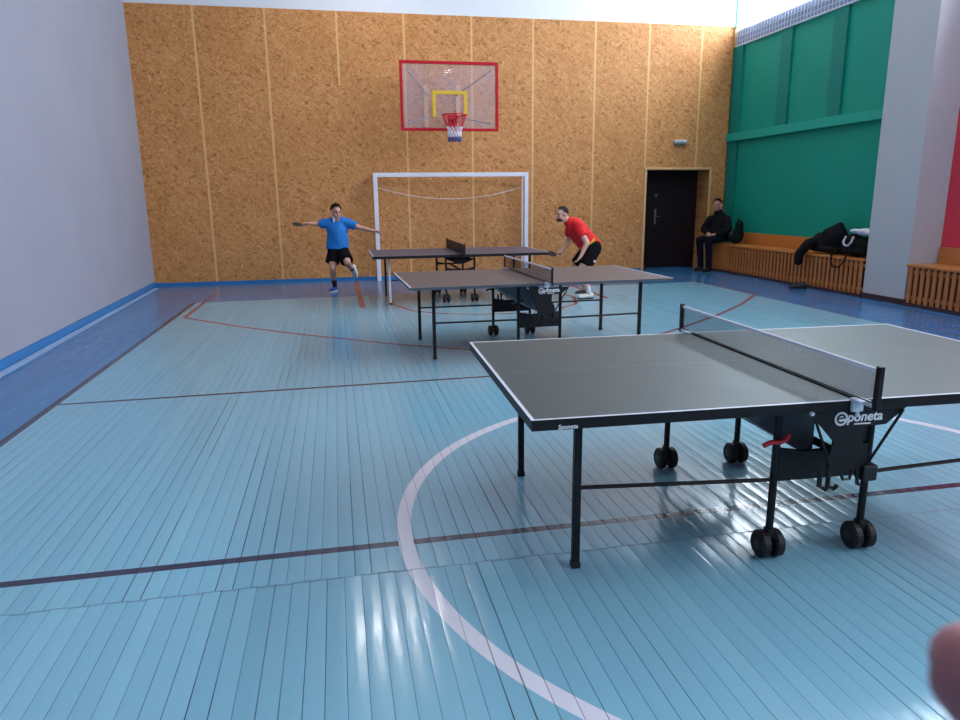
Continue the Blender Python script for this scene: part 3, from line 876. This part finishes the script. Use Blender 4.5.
# --- man in the red shirt, crouched forward
RX, RY = 3.945, 10.85
p = empty('person', (RX, RY, 0)); tag(p, 'man in red shirt and black shorts crouching behind the table', 'person')
hc = (-.42, -.02, 1.33); hf = (-1, -.22, -.12); hu = (-.2, 0, 1)
bm = B()
head_bm(bm, hc, hf, hu)
limb(bm, [(-.27, 0, 1.17), (-.375, -.01, 1.27)], [.062, .056])
up = V((-.62, 0, .78))
ell(bm, (-.15, 0, 1.07), (.165, .11, .20), (-.78, 0, -.62), up); ell(bm, (.0, 0, .88), (.145, .105, .17), (-.7, 0, -.7), up); ell(bm, (.09, 0, .78), (.16, .125, .13), (-.9, 0, -.3), up)
limb(bm, [(-.21, -.18, 1.13), (-.10, -.30, .89), (-.20, -.32, .70)], [.058, .044, .029])
limb(bm, [(-.23, .18, 1.13), (-.20, .28, .90), (-.36, .14, .74)], [.058, .044, .029])
hand(bm, (-.20, -.32, .70), (-.55, .0, -.8), (-.8, .3, .4), .5, 1)
hand(bm, (-.36, .14, .74), (-1, -.3, -.25), (0, -1, .3), 1.0, -1)
limb(bm, [(.08, -.10, .77), (-.16, -.20, .46), (-.02, -.22, .10)], [.092, .06, .038])
limb(bm, [(.08, .10, .77), (-.12, .24, .44), (.10, .28, .10)], [.092, .06, .038])
organic('body', bm, MT['skin2'], p)
face(p, hc, hf, hu); hair(p, hc, hf, hu, MT['hair2'], -.01, .055, .007)
bm = B(); ell(bm, V(hc) + V((-.035, -.006, -.082)), (.056, .062, .034), hf, hu)
organic('beard', bm, MT['hair2'], p, .007, 3)
bm = B()
limb(bm, [(-.20, 0, 1.13), (-.12, 0, 1.03), (.05, 0, .84)], [.155, .165, .158]); limb(bm, [(-.22, 0, 1.15), (-.305, 0, 1.215)], [.12, .085])
ell(bm, (-.17, 0, 1.09), (.20, .13, .16), (-.78, 0, -.62), up)
limb(bm, [(-.20, -.17, 1.145), (-.20, 0, 1.17), (-.21, .17, 1.145)], [.09, .09, .09])
cone(bm, (-.04, 0, .94), (.115, 0, .765), .165, .17, 20, sx=1.0)
cone(bm, (-.21, -.15, 1.14), (-.145, -.26, .99), .088, .082, 16); cone(bm, (-.22, .15, 1.14), (-.205, .25, 1.0), .088, .082, 16)
organic('shirt', bm, MT['red_shirt'], p, .009, 5)
bm = B()
limb(bm, [(.08, -.05, .79), (.08, .05, .79)], [.155, .155])
cone(bm, (.08, -.09, .77), (-.09, -.17, .52), .125, .128, 18); cone(bm, (.08, .09, .77), (-.07, .20, .51), .125, .128, 18)
sh = organic('shorts', bm, MT['black_cloth'], p, .009, 5)
bm = B(); ell(bm, (.035, -.295, .60), (.022, .008, .020), (.3, -1, 0), (0, 0, 1), 12, 8); obj('badge', bm, MT['logo'], sh, True)
bm = B(); cone(bm, (-.045, -.216, .2), (-.02, -.22, .09), .046, .042); organic('sock', bm, MT['collar'], p, .008, 2)
bm = B(); cone(bm, (.055, .27, .2), (.10, .28, .09), .046, .042); organic('sock', bm, MT['collar'], p, .008, 2)
shoe(p, (.06, -.21, 0), (-.21, -.24, 0), MT['shoe_white'], MT['shoe_black'])
shoe(p, (.18, .29, 0), (-.09, .25, 0), MT['shoe_black'])
bat((RX - .44, RY + .10, .70), (-1, -.35, .1), (0, -.6, 1), 'dark table tennis bat held low by the crouching man in red')

# --- seated onlooker on the bench end
p = empty('person', (8.07, 14.03, 0.012)); tag(p, 'onlooker in dark jacket and jeans sitting on the bench end by the door', 'person')
hc = (-.06, -.05, 1.395); hf = (-.85, -.65, -.12); hu = (-.05, -.05, 1); ff = (-.9, -.45, 0)
bm = B()
head_bm(bm, hc, hf, hu); limb(bm, [(.0, 0, 1.17), (-.03, -.02, 1.29)], [.062, .058])
ell(bm, (.03, 0, 1.02), (.17, .11, .2), ff); ell(bm, (.04, 0, .76), (.16, .12, .16), ff)
limb(bm, [(.09, -.19, 1.10), (.04, -.29, .88), (-.13, -.17, .78)], [.056, .044, .03])
limb(bm, [(-.07, .18, 1.10), (-.16, .24, .88), (-.21, .03, .79)], [.056, .044, .03])
hand(bm, (-.13, -.17, .78), (-.7, .75, 0), (.3, 0, -1), .6, 1); hand(bm, (-.21, .03, .79), (-.3, -1, 0), (.6, 0, -1), .6, -1)
for (a, k, f) in (((.04, -.10, .71), (-.32, -.22, .66), (-.28, -.22, .1)), ((.0, .12, .71), (-.36, .09, .66), (-.30, .08, .1))): limb(bm, [a, k, f], [.085, .06, .04])
organic('body', bm, MT['skin'], p)
face(p, hc, hf, hu); hair(p, hc, hf, hu, MT['hair'], -.01, .05, .012)
bm = B()
ell(bm, (.03, 0, 1.0), (.235, .17, .24), ff); limb(bm, [(.03, 0, .98), (.04, 0, .83)], [.19, .205]); limb(bm, [(.0, 0, 1.16), (-.01, -.01, 1.24)], [.11, .085])
limb(bm, [(.10, -.18, 1.08), (.06, -.31, .88), (-.10, -.20, .785)], [.095, .082, .056]); limb(bm, [(-.08, .17, 1.08), (-.17, .26, .88), (-.20, .07, .795)], [.095, .082, .056])
cone(bm, (.05, .0, .8), (.05, .0, .625), .20, .215, 20, sx=1.0)
organic('jacket', bm, MT['jacket'], p, .010, 5)
bm = B()
for (a, k, f) in (((.04, -.10, .705), (-.32, -.22, .655), (-.28, -.22, .12)), ((.0, .12, .705), (-.36, .09, .655), (-.30, .08, .12))):
    limb(bm, [a, k], [.10, .078]); limb(bm, [k, (V(k) + V(f)) / 2], [.078, .07]); cone(bm, (V(k) + V(f)) / 2, V(f) - V((0, 0, .05)), .07, .062, 14)
organic('jeans', bm, MT['jeans'], p, .010, 4)
shoe(p, (-.20, -.20, 0), (-.46, -.30, 0), MT['shoe_black'], MT['shoe_black']); shoe(p, (-.24, .09, 0), (-.5, .01, 0), MT['shoe_black'], MT['shoe_black'])

# ------------------------------------------------------------------ clothes and bags on the bench
b = empty('backpack', (8.24, 13.50, .612)); tag(b, 'dark bag slumped on the bench beside the seated onlooker', 'bag')
bm = B(); ell(bm, (0, .0, .185), (.115, .12, .18), (-1, 0, 0)); ell(bm, (-.05, 0, .11), (.13, .12, .105), (-1, 0, 0)); ell(bm, (.03, .02, .36), (.10, .08, .13), (-1, 0, 0))
organic('bag_body', bm, MT['bag2'], b, .012, 4)
bm = B(); tube(bm, [(.01, -.03, .46), (.0, -.02, .52), (.0, .05, .52), (.01, .06, .46)], .008, 6); obj('carry_loop', bm, MT['black2'], b)

b = empty('sports_bag', (8.29, 10.02, .606)); tag(b, 'black sports bag on the bench against the pillar', 'bag')
bm = B(); cone(bm, (0, -.22, .17), (0, .18, .175), .16, .16, 20, True, sx=.95); ell(bm, (-.02, -.03, .09), (.34, .19, .088), (-1, 0, 0)); ell(bm, (.0, .12, .26), (.16, .13, .10), (-1, 0, 0))
organic('bag_body', bm, MT['bagmat'], b, .014, 5)
bm = B(); tube(bm, [(-.15, .13, .32), (-.19, .135, .23), (-.195, .09, .175), (-.195, .01, .175), (-.19, -.045, .23), (-.15, -.04, .32)], .017, 8)
tag(obj('carry_handle', bm, MT['strap'], b), 'pale carrying handle')
bm = B(); tube(bm, [(-.16, .27, .14), (-.275, .27, .03), (-.285, .27, -.10), (-.29, .20, -.17), (-.29, .06, -.17), (-.285, -.04, -.08), (-.275, -.07, .02), (-.18, -.09, .12)], .013, 8)
obj('shoulder_strap', bm, MT['bagmat'], b)

bm = B()
ell(bm, (0, 0, .0), (.17, .11, .055), (-1, .2, .1), (0, .1, 1)); ell(bm, (.03, -.12, -.02), (.12, .13, .05), (-1, .2, .1), (0, .1, 1)); ell(bm, (-.05, .14, .01), (.10, .09, .035), (-1, .2, .1), (0, .1, 1))
tw = organic('towel', bm, MT['towel'], None, .010, 4); tw.location = (8.24, 9.86, 1.005)
tag(tw, 'crumpled white towel lying on the black sports bag', 'towel')

j = empty('jacket', (8.29, 10.70, .612)); tag(j, 'black jacket heaped on the bench with one sleeve hanging over the edge', 'jacket')
bm = B()
ell(bm, (0, -.12, .255), (.205, .17, .235), (-1, 0, 0), (0, -.35, 1)); ell(bm, (0, .12, .175), (.28, .18, .16), (-1, 0, 0), (0, -.3, 1)); ell(bm, (-.03, .28, .125), (.18, .16, .12), (-1, 0, 0)); ell(bm, (0, .03, .078), (.35, .20, .075), (-1, 0, 0))
limb(bm, [(-.05, .06, .34), (0, -.20, .47)], [.07, .06])
organic('jacket_body', bm, MT['jacket'], j, .013, 4)
bm = B(); limb(bm, [(-.08, .16, .20), (-.26, .23, .15), (-.375, .28, -.01), (-.375, .30, -.16)], [.10, .088, .075, .066])
organic('sleeve', bm, MT['jacket'], j, .012, 4)

for k, (x, y, rz, lab) in enumerate(((7.80, 10.78, 2.85, 'black shoe on the blue floor below the jacket, toe pointing along the bench'), (7.93, 10.98, 2.2, 'black shoe tucked against the bench slats below the hanging sleeve'))):
    sr = empty('shoe', (x, y, 0), rz); tag(sr, lab, 'shoe', 'shoes left on the floor by the bench')
    shoe(sr, (-.14, 0, 0), (.14, 0, 0), MT['shoe_black'], MT['shoe_black'], 'upper')
    bm = B(); tube(bm, [(.0, -.03, .08), (.02, 0, .092), (.04, .03, .078), (.05, -.02, .08), (.07, .02, .074)], .005, 6); obj('laces', bm, MT['sock'], sr)

# ------------------------------------------------------------------ camera
yaw, pitch, roll, CH, F = .1977, .2255, -.0111, 1.5747, 700.0
fw = V((math.sin(yaw) * math.cos(pitch), math.cos(yaw) * math.cos(pitch), -math.sin(pitch)))
ri = V((math.cos(yaw), -math.sin(yaw), 0)); upv = ri.cross(fw)
r2 = ri * math.cos(roll) + upv * math.sin(roll); u2 = upv * math.cos(roll) - ri * math.sin(roll)
cam = bpy.data.cameras.new('camera'); co = bpy.data.objects.new('camera', cam); COL.objects.link(co)
mw = M.Identity(4)
for i in range(3): mw[i][0], mw[i][1], mw[i][2] = r2[i], u2[i], -fw[i]
mw[0][3], mw[1][3], mw[2][3] = 0, 0, CH
co.matrix_world = mw
cam.sensor_fit = 'HORIZONTAL'; cam.sensor_width = 36; cam.lens = F / 960 * 36; cam.clip_start = .01; cam.clip_end = 100
cam.dof.use_dof = True; cam.dof.focus_distance = 6.0; cam.dof.aperture_fstop = 16
SC.camera = co

# hand of the photographer, holding the phone; only its index fingertip shows
C0 = V((0, 0, CH))
hr = empty('hand', (.11, .07, 1.47)); tag(hr, 'blurred pink fingertip of the photographer at the edge of the picture', 'hand')
def cs(x, y, z): return C0 + r2 * x + u2 * y + fw * z - hr.location
bm = B()
tip = cs(.0731, -.0464, .100)
k1 = cs(.096, -.058, .100); k2 = cs(.120, -.072, .098); k3 = cs(.150, -.100, .085)
cone(bm, tip, k1, .0084, .0088, 16, True); cone(bm, k1, k2, .0088, .0096, 16, True); cone(bm, k2, k3, .0096, .0105, 16, True)
ell(bm, cs(.172, -.135, .070), (.040, .050, .019), k3 - cs(.19, -.17, .06), u2)
for i in range(3):
    o_ = r2 * 0 - u2 * (.020 * (i + 1)) + fw * (-.004 * i) + r2 * (.012 * (i + 1))
    a = k3 + o_; b_ = a - r2 * .036 + u2 * .008; c_ = b_ - r2 * .026 - fw * .010; d_ = c_ - r2 * .008 - fw * .018
    cone(bm, a, b_, .0105, .0098, 12, True); cone(bm, b_, c_, .0098, .009, 12, True); cone(bm, c_, d_, .009, .008, 12, True)
t0 = cs(.160, -.110, .062); t1 = cs(.135, -.098, .045); t2 = cs(.112, -.088, .035)
cone(bm, t0, t1, .0125, .0115, 12, True); cone(bm, t1, t2, .0112, .0095, 12, True)
cone(bm, cs(.180, -.15, .066), cs(.205, -.215, .05), .029, .027, 16, True)
organic('hand_skin', bm, MT['finger'], hr, .0028, 5)
bm = B(); ell(bm, tip + r2 * .003 + fw * .0072, (.006, .008, .0022), k1 - tip, fw, 14, 8); obj('fingernail', bm, MT['nail'], hr, True)

# ------------------------------------------------------------------ light
w = bpy.data.worlds.new('sky'); SC.world = w; w.use_nodes = True
bg = w.node_tree.nodes['Background']
bg.inputs[0].default_value = (.80, .90, 1.0, 1); bg.inputs[1].default_value = 3.0
def area(name, loc, rot, sx, sy, power, col):
    l = bpy.data.lights.new(name, 'AREA'); l.shape = 'RECTANGLE'; l.size = sx; l.size_y = sy; l.energy = power; l.color = col
    o = bpy.data.objects.new(name, l); COL.objects.link(o); o.location = loc; o.rotation_euler = rot
    return o
day = (.86, .93, 1.0)
for (y0, y1) in ((PY1, D), (3.4, PY0), (-2.2, 3.4), (YF, -2.2)):
    area('window_daylight', (RW + .5, (y0 + y1) / 2, 5.85), (0, math.radians(90 - 8), 0), 1.6, (y1 - y0) - .2, 95 * (y1 - y0), day)
for yy in (-4.0, 1.5, 7.0, 12.6):
    for xx, pw in ((.85, 55 if yy > 12 else 30), (5.0, 22)):
        area('ceiling_lamp', (xx, yy, CEIL - .06), (0, 0, 0), .22, 1.2, pw, (1, .96, .93))

SC.view_settings.view_transform = 'Standard'
SC.view_settings.look = 'None'
SC.view_settings.exposure = 0.0
SC.cycles.max_bounces = 8
SC.cycles.diffuse_bounces = 5
SC.cycles.transparent_max_bounces = 12
SC.cycles.sample_clamp_indirect = 6
